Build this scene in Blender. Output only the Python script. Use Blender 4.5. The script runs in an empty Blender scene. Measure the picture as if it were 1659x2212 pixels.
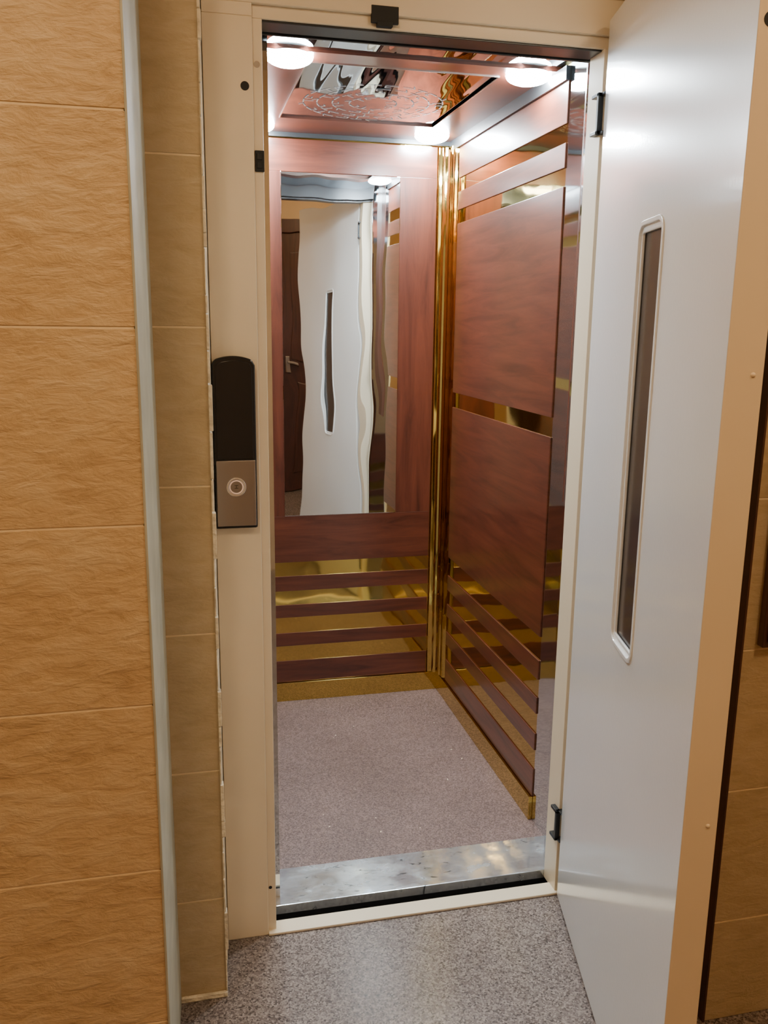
import bpy, bmesh, math, random
from mathutils import Matrix, Vector
random.seed(4)
S = bpy.context.scene
COL = S.collection

# ------------------------------------------------------------ materials
def new_mat(name):
    m = bpy.data.materials.new(name); m.use_nodes = True
    nt = m.node_tree
    return m, nt, nt.nodes["Principled BSDF"]

def coords(nt, scale=(1,1,1), rot=(0,0,0)):
    tc = nt.nodes.new("ShaderNodeTexCoord")
    mp = nt.nodes.new("ShaderNodeMapping")
    mp.inputs["Scale"].default_value = scale
    mp.inputs["Rotation"].default_value = rot
    nt.links.new(tc.outputs["Object"], mp.inputs["Vector"])
    return mp.outputs["Vector"]

def noise(nt, vec, scale, detail=4, rough=0.5, dist=0.0):
    n = nt.nodes.new("ShaderNodeTexNoise")
    n.inputs["Scale"].default_value = scale
    n.inputs["Detail"].default_value = detail
    n.inputs["Roughness"].default_value = rough
    n.inputs["Distortion"].default_value = dist
    nt.links.new(vec, n.inputs["Vector"])
    return n.outputs["Fac"]

def ramp(nt, fac, stops):
    r = nt.nodes.new("ShaderNodeValToRGB")
    e = r.color_ramp.elements
    while len(e) < len(stops): e.new(0.5)
    for i, (p, c) in enumerate(stops):
        e[i].position = p; e[i].color = (*c, 1)
    nt.links.new(fac, r.inputs["Fac"])
    return r.outputs["Color"]

def bump(nt, bs, h, strength, dist):
    b = nt.nodes.new("ShaderNodeBump")
    b.inputs["Strength"].default_value = strength
    b.inputs["Distance"].default_value = dist
    nt.links.new(h, b.inputs["Height"])
    nt.links.new(b.outputs["Normal"], bs.inputs["Normal"])
    return b

def simple(name, col, rough=0.5, metal=0.0, nscale=0, var=0.06, bstr=0, bscale=40, coat=0, bdist=0.002, coatr=0.03):
    m, nt, bs = new_mat(name)
    bs.inputs["Base Color"].default_value = (*col, 1)
    bs.inputs["Roughness"].default_value = rough
    bs.inputs["Metallic"].default_value = metal
    bs.inputs["Coat Weight"].default_value = coat
    bs.inputs["Coat Roughness"].default_value = coatr
    v = coords(nt)
    if nscale:
        f = noise(nt, v, nscale, 5)
        c = ramp(nt, f, [(0.3, tuple(max(0,x*(1-var)) for x in col)), (0.7, tuple(min(1,x*(1+var)) for x in col))])
        nt.links.new(c, bs.inputs["Base Color"])
    if bstr:
        b = bump(nt, bs, noise(nt, v, bscale, 2), bstr, bdist)
        if coat:
            nt.links.new(b.outputs["Normal"], bs.inputs["Coat Normal"])
    return m

def tile_mat(name, c1, c2, c3, rough=0.45, bs_=0.6):
    m, nt, bs = new_mat(name)
    v = coords(nt, (1.0, 1.0, 1.8), (0, math.radians(10), 0))
    n1 = noise(nt, v, 6, 5, 0.6, 0.3)
    v2 = coords(nt, (1.0, 1.0, 2.5), (0, math.radians(26), 0))
    n2 = noise(nt, v2, 20, 6, 0.62, 0.4)
    mul = nt.nodes.new("ShaderNodeMath"); mul.operation='MULTIPLY'
    nt.links.new(n1, mul.inputs[0]); mul.inputs[1].default_value = 0.5
    mix = nt.nodes.new("ShaderNodeMath"); mix.operation = 'MULTIPLY_ADD'
    nt.links.new(n2, mix.inputs[0]); mix.inputs[1].default_value = 0.5
    nt.links.new(mul.outputs[0], mix.inputs[2])
    c = ramp(nt, mix.outputs[0], [(0.32, c1), (0.5, c2), (0.68, c3)])
    nt.links.new(c, bs.inputs["Base Color"])
    bs.inputs["Roughness"].default_value = rough
    bump(nt, bs, mix.outputs[0], bs_, 0.018)
    return m

def wood_mat(name, axis='x', dark=(0.055,0.011,0.005), light=(0.160,0.038,0.017), rough=0.2):
    m, nt, bs = new_mat(name)
    sc = {'x': (1.2, 1.2, 12), 'z': (11, 11, 1.0)}[axis]
    v = coords(nt, sc)
    f = noise(nt, v, 2.6, 7, 0.62, 0.7)
    c = ramp(nt, f, [(0.28, dark), (0.5, tuple((a+b)/2 for a,b in zip(dark,light))), (0.75, light)])
    nt.links.new(c, bs.inputs["Base Color"])
    bs.inputs["Roughness"].default_value = 0.4
    bs.inputs["Specular IOR Level"].default_value = 0.35
    bs.inputs["Coat Weight"].default_value = 1.0
    bs.inputs["Coat Roughness"].default_value = rough
    bump(nt, bs, f, 0.06, 0.002)
    return m

def metal_mat(name, col, rough, wav=0.0, wscale=5, wdist=0.004, stretch=(1,1,1)):
    m, nt, bs = new_mat(name)
    bs.inputs["Base Color"].default_value = (*col, 1)
    bs.inputs["Metallic"].default_value = 1
    bs.inputs["Roughness"].default_value = rough
    if wav:
        bump(nt, bs, noise(nt, coords(nt, stretch), wscale, 1.0, 0.4), wav, wdist)
    return m

def granite(name, cols, scale, rough):
    m, nt, bs = new_mat(name)
    v = coords(nt)
    vo = nt.nodes.new("ShaderNodeTexVoronoi"); vo.inputs["Scale"].default_value = scale
    nt.links.new(v, vo.inputs["Vector"])
    sep = nt.nodes.new("ShaderNodeSeparateColor")
    nt.links.new(vo.outputs["Color"], sep.inputs["Color"])
    c = ramp(nt, sep.outputs[0], cols)
    f = noise(nt, v, 3.0, 4)
    c2 = ramp(nt, f, [(0.3, (0.74,0.73,0.72)), (0.7, (1,1,1))])
    mx = nt.nodes.new("ShaderNodeMix"); mx.data_type='RGBA'; mx.blend_type='MULTIPLY'
    mx.inputs["Factor"].default_value = 1.0
    nt.links.new(c, mx.inputs["A"]); nt.links.new(c2, mx.inputs["B"])
    nt.links.new(mx.outputs["Result"], bs.inputs["Base Color"])
    bs.inputs["Roughness"].default_value = rough
    return m

def emis(name, col, st):
    m, nt, bs = new_mat(name)
    bs.inputs["Base Color"].default_value = (*col,1)
    bs.inputs["Emission Color"].default_value = (*col,1)
    bs.inputs["Emission Strength"].default_value = st
    return m

M = {}
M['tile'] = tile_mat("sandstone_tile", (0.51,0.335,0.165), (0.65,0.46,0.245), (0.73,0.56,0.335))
M['tile2'] = tile_mat("sandstone_tile_smooth_dim", (0.44,0.33,0.18), (0.52,0.40,0.23), (0.58,0.46,0.29), 0.4, 0.3)  # smoother tile, with weaker warm light painted into its duller colour
M['grout'] = simple("grout", (0.84,0.68,0.44), 0.9, nscale=30)
M['plaster'] = simple("rough_plaster", (0.80,0.68,0.50), 0.95, nscale=25, var=0.3, bstr=0.8, bscale=60, bdist=0.01)
M['trim'] = simple("grey_corner_trim", (0.45,0.44,0.34), 0.5, 0.0, nscale=12, var=0.15)
M['cream'] = simple("cream_paint", (0.82,0.70,0.51), 0.36, nscale=3, var=0.03)
M['door'] = simple("white_door_paint", (0.88,0.88,0.86), 0.26, nscale=2, var=0.02, bstr=0.10, bscale=110, coat=1.0, bdist=0.001, coatr=0.10)
M['dooredge'] = simple("door_edge_paint", (0.84,0.68,0.46), 0.4, nscale=3, var=0.03)
M['wood'] = wood_mat("mahogany_horizontal", 'x')
M['woodv'] = wood_mat("mahogany_vertical", 'z')
M['brass'] = metal_mat("polished_brass", (0.64,0.46,0.13), 0.05, 0.4, 6, 0.006)
M['chrome'] = metal_mat("polished_steel", (0.72,0.76,0.78), 0.05, 0.25, 5, 0.004)
m, nt, bs = new_mat("worn_steel_sill")
bs.inputs["Metallic"].default_value = 0.8
f = noise(nt, coords(nt,(2,5,1)), 18, 6, 0.7, 0.8)
nt.links.new(ramp(nt, f, [(0.34,(0.16,0.19,0.21)),(0.40,(0.74,0.82,0.88)),(0.75,(0.86,0.94,1.0))]), bs.inputs["Base Color"])
f2 = noise(nt, coords(nt,(3,5,1)), 4, 4, 0.6, 0.3)
nt.links.new(ramp(nt, f2, [(0.40,(0.10,)*3),(0.65,(0.28,)*3)]), bs.inputs["Roughness"])
bump(nt, bs, noise(nt, coords(nt,(1,1,1)), 9, 1, 0.5), 0.3, 0.006)
M['sill'] = m
M['mirror'] = metal_mat("mirror_glass", (0.86,0.88,0.88), 0.01, 0.4, 3.0, 0.005, (2.2,1,0.9))
M['ceilm'] = metal_mat("ceiling_mirror_steel", (0.56,0.63,0.68), 0.03, 0.8, 5, 0.012, (2.6,0.25,1))
M['etch'] = simple("etched_pattern", (0.72,0.76,0.80), 0.6, 0.2, nscale=8)
M['steel'] = metal_mat("brushed_steel", (0.42,0.38,0.34), 0.35, 0.1, 80, 0.001, (20,1,1))
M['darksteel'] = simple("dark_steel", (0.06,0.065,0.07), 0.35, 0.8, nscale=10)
M['black'] = simple("black_plastic", (0.008,0.008,0.009), 0.22, nscale=8)
M['rubber'] = simple("black_rubber", (0.012,0.012,0.012), 0.7, nscale=8)
M['glass'] = simple("dark_window_glass", (0.045,0.036,0.034), 0.16, 0.0, nscale=5, var=0.12)
M['ring'] = metal_mat("button_ring", (0.8,0.8,0.78), 0.2)
M['led'] = emis("button_face_glow", (1.0,0.72,0.55), 0.15)
M['bulb'] = emis("cool_white_led", (0.84,0.94,1.0), 400)
M['halllamp'] = emis("warm_ceiling_lamp", (1.0,0.71,0.41), 54)
M['white'] = simple("white_ceiling_paint", (0.75,0.7,0.62), 0.9, nscale=4)
M['hallwall'] = simple("hall_wall_paint", (0.66,0.5,0.32), 0.7, nscale=4)
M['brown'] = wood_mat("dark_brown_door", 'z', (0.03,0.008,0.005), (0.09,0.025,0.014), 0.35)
M['carfloor'] = granite("car_floor_vinyl", [(0.0,(0.105,0.064,0.056)),(0.5,(0.190,0.124,0.110)),(1.0,(0.29,0.20,0.18))], 300, 0.5)
M['hallfloor'] = granite("hall_granite", [(0.0,(0.060,0.048,0.044)),(0.22,(0.145,0.117,0.106)),(0.6,(0.225,0.183,0.165)),(1.0,(0.36,0.305,0.275))], 280, 0.22)

# ------------------------------------------------------------ mesh helpers
def empty(name):
    e = bpy.data.objects.new(name, None); e.empty_display_size = 0.1
    COL.objects.link(e); return e

def mk(name, bm, mats, parent=None, bevel=0, smooth=False, seg=2):
    bmesh.ops.recalc_face_normals(bm, faces=bm.faces)
    me = bpy.data.meshes.new(name); bm.to_mesh(me); bm.free()
    ob = bpy.data.objects.new(name, me); COL.objects.link(ob)
    for m in (mats if isinstance(mats, (list,tuple)) else [mats]): me.materials.append(m)
    if smooth:
        for p in me.polygons: p.use_smooth = True
    if bevel:
        b = ob.modifiers.new("bev", 'BEVEL'); b.width = bevel; b.segments = seg
        b.limit_method = 'ANGLE'; b.angle_limit = math.radians(40)
    if parent: ob.parent = parent
    return ob

def add_box(bm, a, b, mi=0):
    vs = [bm.verts.new((x,y,z)) for x in (a[0],b[0]) for y in (a[1],b[1]) for z in (a[2],b[2])]
    idx = [(0,1,3,2),(4,6,7,5),(0,4,5,1),(2,3,7,6),(0,2,6,4),(1,5,7,3)]
    for f in idx:
        fc = bm.faces.new([vs[i] for i in f]); fc.material_index = mi

def boxes(name, lst, mats, parent=None, bevel=0):
    bm = bmesh.new()
    for it in lst:
        add_box(bm, it[0], it[1], it[2] if len(it) > 2 else 0)
    return mk(name, bm, mats, parent, bevel)

def prism(bm, pts, z0, z1, mi=0):
    lo = [bm.verts.new((p[0],p[1],z0)) for p in pts]
    hi = [bm.verts.new((p[0],p[1],z1)) for p in pts]
    n = len(pts)
    bm.faces.new(lo).material_index = mi; bm.faces.new(hi).material_index = mi
    for i in range(n):
        bm.faces.new([lo[i],lo[(i+1)%n],hi[(i+1)%n],hi[i]]).material_index = mi

def prism_y(bm, pts, y0, y1, mi=0):
    """pts are (x,z)"""
    lo = [bm.verts.new((p[0],y0,p[1])) for p in pts]
    hi = [bm.verts.new((p[0],y1,p[1])) for p in pts]
    n = len(pts)
    bm.faces.new(lo).material_index = mi; bm.faces.new(hi).material_index = mi
    for i in range(n):
        bm.faces.new([lo[i],lo[(i+1)%n],hi[(i+1)%n],hi[i]]).material_index = mi

def rrect(cx, cz, w, h, r, n=6):
    pts = []
    for (sx,sz,a0) in ((1,1,0),(-1,1,90),(-1,-1,180),(1,-1,270)):
        for i in range(n+1):
            a = math.radians(a0 + 90*i/n)
            pts.append((cx+sx*(w/2-r)+r*math.cos(a), cz+sz*(h/2-r)+r*math.sin(a)))
    return pts

def ring_y(bm, outer, inner, y0, y1, mi=0):
    n = len(outer)
    vo0=[bm.verts.new((p[0],y0,p[1])) for p in outer]; vi0=[bm.verts.new((p[0],y0,p[1])) for p in inner]
    vo1=[bm.verts.new((p[0],y1,p[1])) for p in outer]; vi1=[bm.verts.new((p[0],y1,p[1])) for p in inner]
    for i in range(n):
        j=(i+1)%n
        for q in ([vo0[i],vo0[j],vi0[j],vi0[i]],[vo1[i],vi1[i],vi1[j],vo1[j]],[vo0[i],vo1[i],vo1[j],vo0[j]],[vi0[i],vi0[j],vi1[j],vi1[i]]):
            bm.faces.new(q).material_index = mi

def tiles(bm, x0, x1, ya, yb, w, ztop, xoff=0.0, mi=0, gap=0.0036):
    z = 0.24 - 0.3
    while z < ztop:
        za, zb = max(z,0.0)+gap/2, min(z+0.3, ztop)-gap/2
        xs = x0 - ((x0 - xoff) % w)
        while xs < x1:
            a, b = max(xs, x0), min(xs+w, x1)
            if b-a > 0.01:
                add_box(bm, (a+(gap/2 if a>x0 else 0), ya, za), (b-(gap/2 if b<x1 else 0), yb, zb), mi)
            xs += w
        z += 0.3

HZ = 2.75
# ------------------------------------------------------------ hall shell
boxes("floor", [((-1.6,-1.1,-0.12),(2.0,1.895,0.0))], M['hallfloor'])
boxes("ceiling", [((-1.6,-1.1,HZ),(2.0,1.925,HZ+0.1))], M['white'])
boxes("wall_left", [((-1.7,-1.1,0),(-1.6,1.925,HZ))], M['hallwall'])
boxes("wall_right", [((2.0,-1.1,0),(2.1,1.925,HZ))], M['hallwall'])
boxes("wall_back", [((-1.7,-1.2,0),(2.1,-1.1,HZ))], M['hallwall'])

bm = bmesh.new()
add_box(bm, (-1.6,1.3664,0),(-0.0635,1.925,HZ),0)
tiles(bm, -1.6, -0.0615, 1.365, 1.374, 0.60, HZ, -0.0615, 1)
add_box(bm, (-0.0635,1.6864,0),(0.050,1.925,HZ),0)
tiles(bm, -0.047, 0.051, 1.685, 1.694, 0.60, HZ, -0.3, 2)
prism(bm, [(0.0505,1.687),(0.0625,1.856),(0.0625,1.925),(0.0505,1.925)], 0, HZ, 3)
add_box(bm, (0.0625,1.85,2.14),(1.03,1.925,HZ),3)
add_box(bm, (1.041,1.3914,0),(2.0,1.925,HZ),0)
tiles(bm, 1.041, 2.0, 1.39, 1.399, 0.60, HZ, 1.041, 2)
add_box(bm, (1.025,1.693,0),(1.041,1.925,HZ),3)
wf = mk("wall_front", bm, [M['grout'],M['tile'],M['tile2'],M['plaster']], None, 0.0008)

bm = bmesh.new()
prism(bm, [(-0.0625,1.362),(-0.0585,1.362),(-0.0463,1.6845),(-0.0463,1.694),(-0.0625,1.694)], 0, HZ)
mk("trim_1", bm, M['trim'], None, 0.001)
bm = bmesh.new()
z = 0.0
while z < 2.7:
    h = random.uniform(0.02,0.10); w = random.uniform(0.001,0.0075)
    add_box(bm, (0.0505,1.680,z),(0.0515+w,1.700,z+h*0.96)); z += h
mk("trim_2", bm, M['plaster'], None, 0.001)
boxes("baseboard_front", [((-0.047,1.676,0),(0.053,1.6845,0.012))], M['plaster'], None, 0.002)
boxes("dark_edge_strip", [((1.0365,1.388,0),(1.0405,1.69,HZ))], M['brown'])  # dark brown strip down the right pillar's edge
boxes("dark_pillar_box", [((1.070,1.372,0.85),(1.30,1.3895,1.28)),((1.079,1.366,0.86),(1.29,1.372,1.27))], M['brown'], None, 0.002)  # dark brown box covering a dark area on the right pillar

# ------------------------------------------------------------ landing door frame
fr = empty("elevator_door_frame")
FY, FB = 1.856, 1.930
ZT = 2.028
bm = bmesh.new()
prism(bm, [(0.064,FY),(0.160,FY),(0.160,FY+0.010),(0.180,FY+0.010),(0.180,FB),(0.064,FB)], 0.0, ZT)
prism(bm, [(0.905,FB),(0.905,FY+0.004),(0.925,FY+0.004),(0.925,FY),(1.021,FY),(1.021,FB)], 0.0, ZT)
mk("jambs", bm, M['cream'], fr, 0.0015)
boxes("head", [((0.064,FY,2.052),(1.021,FB,2.125)), ((0.064,FY,ZT),(0.160,FB,2.052)),((0.925,FY,ZT),(1.021,FB,2.052)),
               ((0.160,FY+0.010,ZT),(0.925,FB,2.052)), ((0.05,FY-0.014,2.125),(1.035,FB,2.142))], M['cream'], fr, 0.0015)
boxes("head_dark_underside", [((0.181,FY+0.016,ZT-0.004),(0.904,FB+0.002,ZT))], M['darksteel'], fr, 0.001)  # thin dark sheet that darkens the underside of the head
boxes("threshold", [((0.160,FY-0.006,0.0),(0.925,FY+0.040,0.007))], M['cream'], fr, 0.002)
boxes("head_lock_slot", [((0.396,FY-0.0012,2.036),(0.452,FY+0.006,2.068)),((0.408,FY-0.002,2.030),(0.440,FY+0.012,2.040))], M['rubber'], fr, 0.001)
boxes("strike_plate", [((0.162,FY+0.006,1.746),(0.1805,FY+0.014,1.786)),((0.1655,FY+0.004,1.752),(0.176,FY+0.007,1.764)),((0.1655,FY+0.004,1.768),(0.176,FY+0.007,1.780))], M['rubber'], fr, 0.001)
def disc_y(name, x, y, z, r, d, mat, parent, seg=24, bevel=0):
    bm = bmesh.new()
    prism_y(bm, [(x+r*math.cos(2*math.pi*i/seg), z+r*math.sin(2*math.pi*i/seg)) for i in range(seg)], y, y+d)
    return mk(name, bm, mat, parent, bevel)
disc_y("hole_1", 0.144, FY-0.0008, 1.902, 0.0085, 0.004, M['rubber'], fr)
disc_y("screw_1", 0.169, FY+0.0085, 1.945, 0.006, 0.004, M['steel'], fr)
disc_y("hole_2", 0.167, FY+0.0092, 0.122, 0.004, 0.003, M['rubber'], fr)

# ------------------------------------------------------------ call panel
cp = empty("elevator_call_panel")
x0,x1 = 0.0625,0.1515; y0=FY-0.020
def arch(x0,x1,z0,z1,rise,n=14):
    pts=[(x0,z0),(x1,z0)]
    for i in range(n+1):
        t=i/n; x=x1+(x0-x1)*t
        pts.append((x, z1-rise*(2*t-1)**2*1.0 - (rise*0.9 if i in (0,n) else 0)))
    return pts
bm = bmesh.new()
prism_y(bm, arch(x0,x1,1.018,1.382,0.010), y0, FY-0.0005)
mk("housing", bm, M['black'], cp, 0.004, False, 3)
bm = bmesh.new()
prism_y(bm, arch(x0+0.007,x1-0.006,1.168,1.373,0.008), y0-0.0012, y0+0.002)
mk("display_window", bm, M['black'], cp, 0.001)
boxes("button_plate", [((x0+0.0045,y0-0.002,1.024),(x1-0.003,y0+0.002,1.165))], M['steel'], cp, 0.001)
bm = bmesh.new()
def circ(cx,cz,r,n=40): return [(cx+r*math.cos(2*math.pi*i/n), cz+r*math.sin(2*math.pi*i/n)) for i in range(n)]
ring_y(bm, circ(0.1075,1.109,0.0205), circ(0.1075,1.109,0.0160), y0-0.006, y0)
mk("button_ring", bm, M['ring'], cp, 0.001)
disc_y("button_face", 0.1075, y0-0.004, 1.109, 0.0158, 0.004, M['steel'], cp, 40)
bm = bmesh.new()
ring_y(bm, circ(0.1075,1.109,0.0150), circ(0.1075,1.109,0.0125), y0-0.0046, y0-0.003)
mk("button_glow", bm, M['led'], cp)
boxes("button_mark", [((0.1035,y0-0.0046,1.106),(0.1115,y0-0.0038,1.107)),((0.1035,y0-0.0046,1.112),(0.1115,y0-0.0038,1.113)),((0.107,y0-0.0046,1.106),(0.108,y0-0.0038,1.113))], M['darksteel'], cp)

# ------------------------------------------------------------ landing door leaf (hinged right, swung out)
dl = empty("elevator_door")
dl.location = (0.901, 1.836, 0.0)
dl.rotation_euler = (0,0,math.atan2(-0.974,-0.227))
W, T = 0.80, 0.052
Z0, Z1 = 0.012, 2.075
wc, wz, ww, wh = 0.407, 1.235, 0.118, 0.76
bm = bmesh.new()
slot = rrect(wc, wz, ww+0.022, wh+0.03, 0.028, 6)
n = len(slot); rect = []
for (px,pz) in slot:
    dx,dz = px-wc, pz-wz
    fx = ((W-wc) if dx>0 else wc)/abs(dx) if abs(dx)>1e-6 else 1e9
    fz = ((Z1-wz) if dz>0 else (wz-Z0))/abs(dz) if abs(dz)>1e-6 else 1e9
    f=min(fx,fz); rect.append((wc+dx*f, wz+dz*f))
for c in ((0,Z0),(W,Z0),(0,Z1),(W,Z1)):
    k=min(range(n), key=lambda i:(rect[i][0]-c[0])**2+(rect[i][1]-c[1])**2)
    rect[k]=c
ring_y(bm, rect, slot, 0, T)
ob = mk("leaf", bm, [M['door'], M['dooredge']], dl, 0.0015)
for p in ob.data.polygons:
    if p.center.x > W-0.0005 or p.center.y > T-0.0005: p.material_index = 1
bm = bmesh.new()
ring_y(bm, rrect(wc,wz,ww+0.034,wh+0.042,0.030), rrect(wc,wz,ww+0.016,wh+0.024,0.022), -0.0030, 0.004)
mk("window_rim", bm, M['door'], dl, 0.0015)
bm = bmesh.new()
ring_y(bm, rrect(wc,wz,ww+0.0215,wh+0.0295,0.0275), rrect(wc,wz,ww,wh,0.004), 0.002, 0.008)
mk("window_bead", bm, M['door'], dl, 0.002)
bm = bmesh.new()
prism_y(bm, rrect(wc,wz,ww+0.01,wh+0.01,0.006), 0.0085, 0.0125)
mk("window_glass", bm, M['glass'], dl)
def disc_x(name, x, y, z, r, d, mat, parent, seg=20):
    bm = bmesh.new()
    a=[bm.verts.new((x,y+r*math.cos(2*math.pi*i/seg),z+r*math.sin(2*math.pi*i/seg))) for i in range(seg)]
    b=[bm.verts.new((x+d,v.co.y,v.co.z)) for v in a]
    bm.faces.new(a); bm.faces.new(b)
    for i in range(seg): bm.faces.new([a[i],a[(i+1)%seg],b[(i+1)%seg],b[i]])
    return mk(name, bm, mat, parent)
disc_x("edge_lock_hole", W-0.001, 0.017, 1.828, 0.010, 0.0014, M['rubber'], dl)
for i,zz in enumerate((1.388,0.71)):
    bm = bmesh.new()
    bmesh.ops.create_uvsphere(bm, u_segments=16, v_segments=8, radius=0.004)
    bmesh.ops.translate(bm, verts=bm.verts, vec=(W-0.0015, 0.038, zz))
    mk("edge_rivet_%d"%(i+1), bm, M['dooredge'], dl, 0, True)
for i,zz in enumerate((1.897,0.20)):
    boxes("hinge_%d"%(i+1), [((0.904-0.004,FY-0.016,zz-0.042),(0.904+0.010,FY+0.006,zz-0.036)),((0.904-0.004,FY-0.016,zz+0.036),(0.904+0.010,FY+0.006,zz+0.042)),
        ((0.893,FY-0.004,zz-0.042),(0.9055,FY+0.004,zz+0.042)),((0.893,FY-0.004,zz+0.034),(0.9055,FY+0.030,zz+0.042)),((0.893,FY-0.004,zz-0.042),(0.9055,FY+0.030,zz-0.034))], M['darksteel'], fr, 0.001)

# ------------------------------------------------------------ elevator car
car = empty("elevator_car")
XL, XR, YB, CZ, CF = 0.20, 0.967, 3.145, 2.084, 0.02
LZ = 2.078   # underside of wooden ceiling border
boxes("car_floor", [((XL-0.03,2.08,-0.04),(XR+0.03,YB+0.03,CF))], M['carfloor'], car)
boxes("car_sill", [((XL-0.03,1.93,-0.004),(XR+0.03,2.08,CF+0.001))], M['sill'], car, 0.0015)
boxes("sill_apron", [((XL-0.03,1.934,-0.3),(XR+0.03,1.96,-0.004))], M['darksteel'], car)
bm = bmesh.new()
for i in range(16):
    gx, gy = random.uniform(0.35,0.92), random.uniform(2.12,2.9)
    r = random.uniform(0.0010,0.0024)
    mt = Matrix.Translation((gx,gy,CF+r*0.3)) @ Matrix.Rotation(random.uniform(0,6),4,'Z') @ Matrix.Diagonal((1,1.8,0.5,1))
    bmesh.ops.create_icosphere(bm, subdivisions=1, radius=r, matrix=mt)
mk("floor_grit", bm, M['cream'], car)
boxes("shell_back", [((XL,YB,CF),(XR,YB+0.03,CZ))], M['brass'], car)
boxes("shell_right", [((XR,2.165,CF),(XR+0.03,YB+0.03,CZ))], M['brass'], car)
boxes("shell_left", [((XL-0.03,2.165,CF),(XL,YB+0.03,CZ))], M['brass'], car)
boxes("front_post_right", [((XR,2.075,CF),(XR+0.03,2.165,CZ))], M['chrome'], car)
boxes("front_post_right_lower", [((XR,1.985,CF+0.001),(XR+0.03,2.075,1.0))], M['chrome'], car)
boxes("front_post_right_wood", [((XR-0.001,1.985,1.0),(XR+0.03,2.075,CZ))], M['woodv'], car)
boxes("front_return_right", [((0.926,1.965,CF+0.0012),(XR+0.03,1.985,CZ))], M['chrome'], car, 0.002)
boxes("front_post_left", [((XL-0.03,1.965,CF+0.001),(XL,2.165,CZ))], M['chrome'], car)
boxes("car_header", [((XL-0.03,1.945,2.030),(XR+0.03,1.975,2.16)),((XL-0.03,1.9405,2.022),(XR+0.03,1.9455,2.10))], M['darksteel'], car, 0.001)
t = 0.004
STR = [(0.096,0.182),(0.242,0.2945),(0.356,0.406),(0.461,0.519)]
XBs = 0.913
MX0,MX1,MZ0,MZ1 = 0.357,0.780,0.75,1.955
bk = [((XL+0.05,YB-t,a),(XBs,YB,b)) for a,b in STR]
bk += [((XL+0.05,YB-t,0.573),(XBs,YB,MZ0)), ((XL+0.05,YB-t,MZ1),(XBs,YB,2.06))]
boxes("back_wood_strips", bk, M['wood'], car, 0.0012)
boxes("back_wood_stiles", [((XL+0.05,YB-t,MZ0),(MX0,YB,MZ1)),((MX1,YB-t,MZ0),(XBs,YB,MZ1))], M['woodv'], car, 0.0006)
boxes("wall_mirror", [((MX0,YB-t-0.002,MZ0),(MX1,YB-0.001,MZ1))], M['mirror'], car, 0.002)
def side(name, xa, xb, y0, y1):
    l = [((xa,y0,a),(xb,y1,b)) for a,b in STR+[(0.590,1.157),(1.210,1.795),(1.84,1.90),(1.945,2.045)]]
    boxes(name, l, M['wood'], car, 0.0012)
side("right_wood_panels", XR-t, XR, 2.167, 3.045)
side("left_wood_panels", XL, XL+t, 2.167, 3.045)
boxes("brass_skirting", [((XL,YB-0.012,CF),(XR,YB,0.094)),((XR-0.012,2.167,CF),(XR,YB-0.012,0.094)),((XL,2.167,CF),(XL+0.012,YB-0.012,0.094))], M['brass'], car, 0.0015)
bm = bmesh.new()
prism(bm, [(XBs+0.002,YB),(XBs+0.006,YB-0.007),(XBs+0.020,YB-0.009),(XBs+0.026,YB-0.018),(XR-0.020,YB-0.022),(XR-0.016,YB-0.032),
           (XR-0.016,YB-0.050),(XR-0.010,YB-0.056),(XR-0.010,YB-0.078),(XR-0.004,YB-0.086),(XR,YB-0.09),(XR,YB)], 0.094, 2.06)
mk("corner_column", bm, M['brass'], car, 0.0025, False, 3)
bm = bmesh.new()
prism(bm, [(XL,YB),(XL,YB-0.06),(XL+0.012,YB-0.05),(XL+0.02,YB-0.02),(XL+0.04,YB-0.01),(XL+0.05,YB)], 0.094, 2.06)
mk("corner_column_left", bm, M['brass'], car, 0.0025, False, 3)
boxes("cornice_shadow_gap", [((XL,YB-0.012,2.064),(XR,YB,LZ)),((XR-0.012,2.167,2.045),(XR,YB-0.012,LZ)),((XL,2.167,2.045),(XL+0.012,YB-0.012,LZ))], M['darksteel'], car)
IX0,IX1,IY0,IY1 = 0.334,0.830,2.308,2.925
boxes("ceiling_wood_frame", [((XL,2.228,LZ),(XR,IY0,CZ+0.012)),((XL,IY1,LZ),(XR,YB,CZ+0.012)),((XL,IY0,LZ),(IX0,IY1,CZ+0.012)),((IX1,IY0,LZ),(XR,IY1,CZ+0.012))], M['wood'], car)
boxes("ceiling_bead", [((IX0,IY0,LZ-0.002),(IX1,IY0+0.003,CZ)),((IX0-0.003,IY0,LZ-0.002),(IX0,IY1,CZ)),((IX1,IY0,LZ-0.002),(IX1+0.003,IY1,CZ))], M['ring'], car)
boxes("ceiling_mirror_panels", [((XL-0.03,1.975,CZ),(XR+0.03,YB+0.03,CZ+0.01))], M['ceilm'], car)
bm = bmesh.new()
oc = (0.583, 2.70)
def stroke(p, q, w=0.0019):
    p=Vector(p); q=Vector(q); d=(q-p).normalized(); nrm=Vector((-d.y,d.x))*w
    vs=[bm.verts.new((v.x,v.y,CZ-0.0012)) for v in (p+nrm,q+nrm,q-nrm,p-nrm)]
    bm.faces.new(vs)
def pol(r,a): return (oc[0]+r*math.cos(a), oc[1]+r*math.sin(a))
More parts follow.
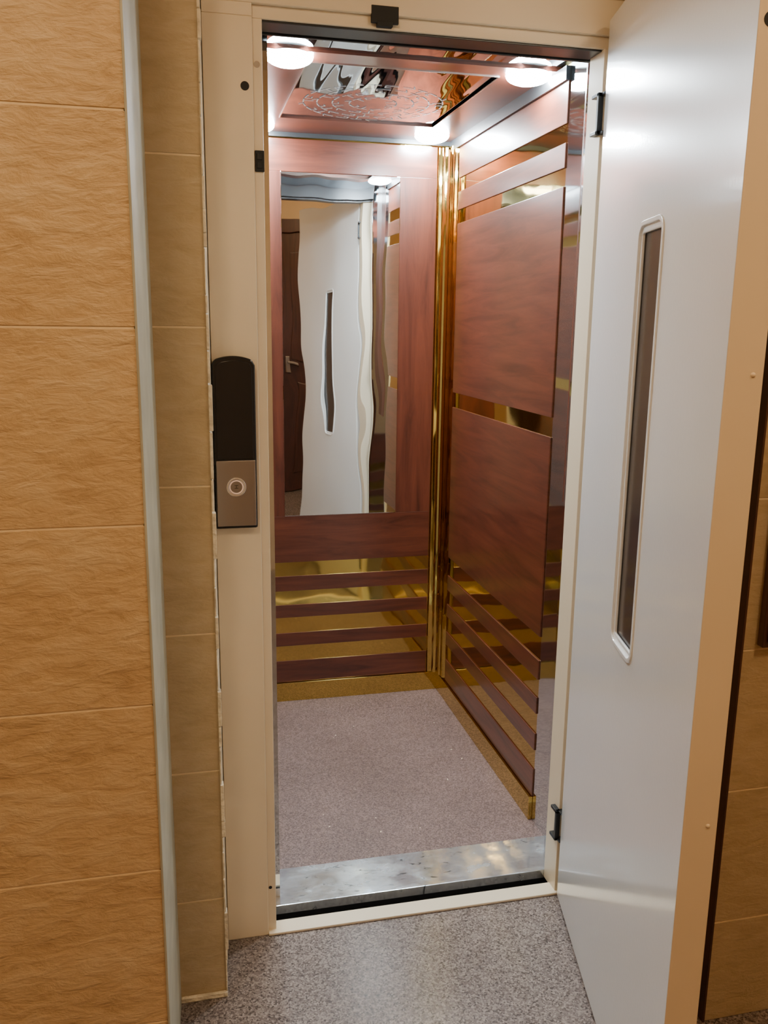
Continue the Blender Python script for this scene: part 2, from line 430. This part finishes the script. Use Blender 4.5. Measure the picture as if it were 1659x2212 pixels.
for ri,(r,n) in enumerate(((0.07,10),(0.12,16),(0.165,20),(0.205,26))):
    for i in range(n):
        a=2*math.pi*i/n+ri*0.3; da=2*math.pi/n*0.38
        k=i%3
        for s in range(4):
            stroke(pol(r,a-da+2*da*s/4), pol(r,a-da+2*da*(s+1)/4))
        if k==0: stroke(pol(r,a), pol(r-0.030,a))
        if k==1: stroke(pol(r,a-da), pol(r-0.018,a-da)); stroke(pol(r-0.018,a-da), pol(r-0.018,a))
        if k==2: stroke(pol(r,a+da), pol(r+0.016,a+da*0.3))
mk("ceiling_ornament", bm, M['etch'], car)

# ------------------------------------------------------------ car lamps: flat surface LED spots with shallow lens
def lamp(x,y,zt,r=0.058):
    e = empty("ceiling_spotlight")
    bm = bmesh.new()
    bmesh.ops.create_uvsphere(bm, u_segments=40, v_segments=20, radius=r)
    for v in bm.verts: v.co.z *= 0.40 if v.co.z < 0 else 0.03
    bmesh.ops.translate(bm, verts=bm.verts, vec=(x,y,zt-0.003))
    mk("lens", bm, M['bulb'], e, 0, True)
    bm = bmesh.new()
    bmesh.ops.create_cone(bm, cap_ends=True, segments=40, radius1=r*0.92, radius2=r*0.92, depth=0.003)
    bmesh.ops.translate(bm, verts=bm.verts, vec=(x,y,zt-0.0015))
    mk("base", bm, M['white'], e)
lamp(0.283,2.268,LZ)
lamp(0.896,2.268,LZ)
lamp(0.862,3.040,LZ)
lamp(0.270,3.040,LZ)

# ------------------------------------------------------------ apartment door behind camera
ad = empty("door_1")
boxes("door_1_slab", [((0.78,-1.10,0.01),(1.62,-1.06,2.15))], M['brown'], ad, 0.003)
boxes("door_1_panels", [((0.88,-1.065,0.2),(1.52,-1.05,0.95)),((0.88,-1.065,1.12),(1.52,-1.05,2.02))], M['brown'], ad, 0.008)
boxes("door_1_casing", [((0.68,-1.10,0),(0.78,-1.04,2.25)),((1.62,-1.10,0),(1.72,-1.04,2.25)),((0.78,-1.10,2.15),(1.62,-1.04,2.25))], M['brown'], ad, 0.004)
boxes("door_1_handle", [((0.83,-1.06,1.0),(0.86,-1.045,1.15)),((0.84,-1.045,1.08),(0.95,-1.02,1.10))], M['steel'], ad, 0.003)

# ------------------------------------------------------------ hall lamps
def hall_lamp(x,y,r=0.17):
    e = empty("hall_ceiling_light")
    bm = bmesh.new(); bmesh.ops.create_cone(bm, cap_ends=True, segments=40, radius1=r, radius2=r, depth=0.03)
    bmesh.ops.translate(bm, verts=bm.verts, vec=(x,y,HZ-0.045)); mk("diffuser", bm, M['halllamp'], e, 0.004)
    bm = bmesh.new(); bmesh.ops.create_cone(bm, cap_ends=True, segments=40, radius1=r*1.08, radius2=r*1.08, depth=0.03)
    bmesh.ops.translate(bm, verts=bm.verts, vec=(x,y,HZ-0.015)); mk("base", bm, M['white'], e, 0.002)
hall_lamp(-0.35,0.25)
hall_lamp(1.35,0.1)

w = bpy.data.worlds.new("World"); S.world = w; w.use_nodes = True
w.node_tree.nodes["Background"].inputs["Color"].default_value = (0.02,0.018,0.015,1)

# ------------------------------------------------------------ camera
cam = bpy.data.cameras.new("camera"); co = bpy.data.objects.new("camera", cam); COL.objects.link(co)
cam.sensor_fit = 'VERTICAL'; cam.sensor_height = 36; cam.lens = 1880/2212*36
cam.clip_start = 0.01
fwd = Vector((0.2225,0.9514,-0.2112)).normalized()
right = Vector((0.974,-0.2247,0.0117)); right = (right - fwd*right.dot(fwd)).normalized()
up = right.cross(fwd).normalized()
m = Matrix((right, up, -fwd)).transposed().to_4x4()
m.translation = (0,0,1.45)
co.matrix_world = m
S.camera = co
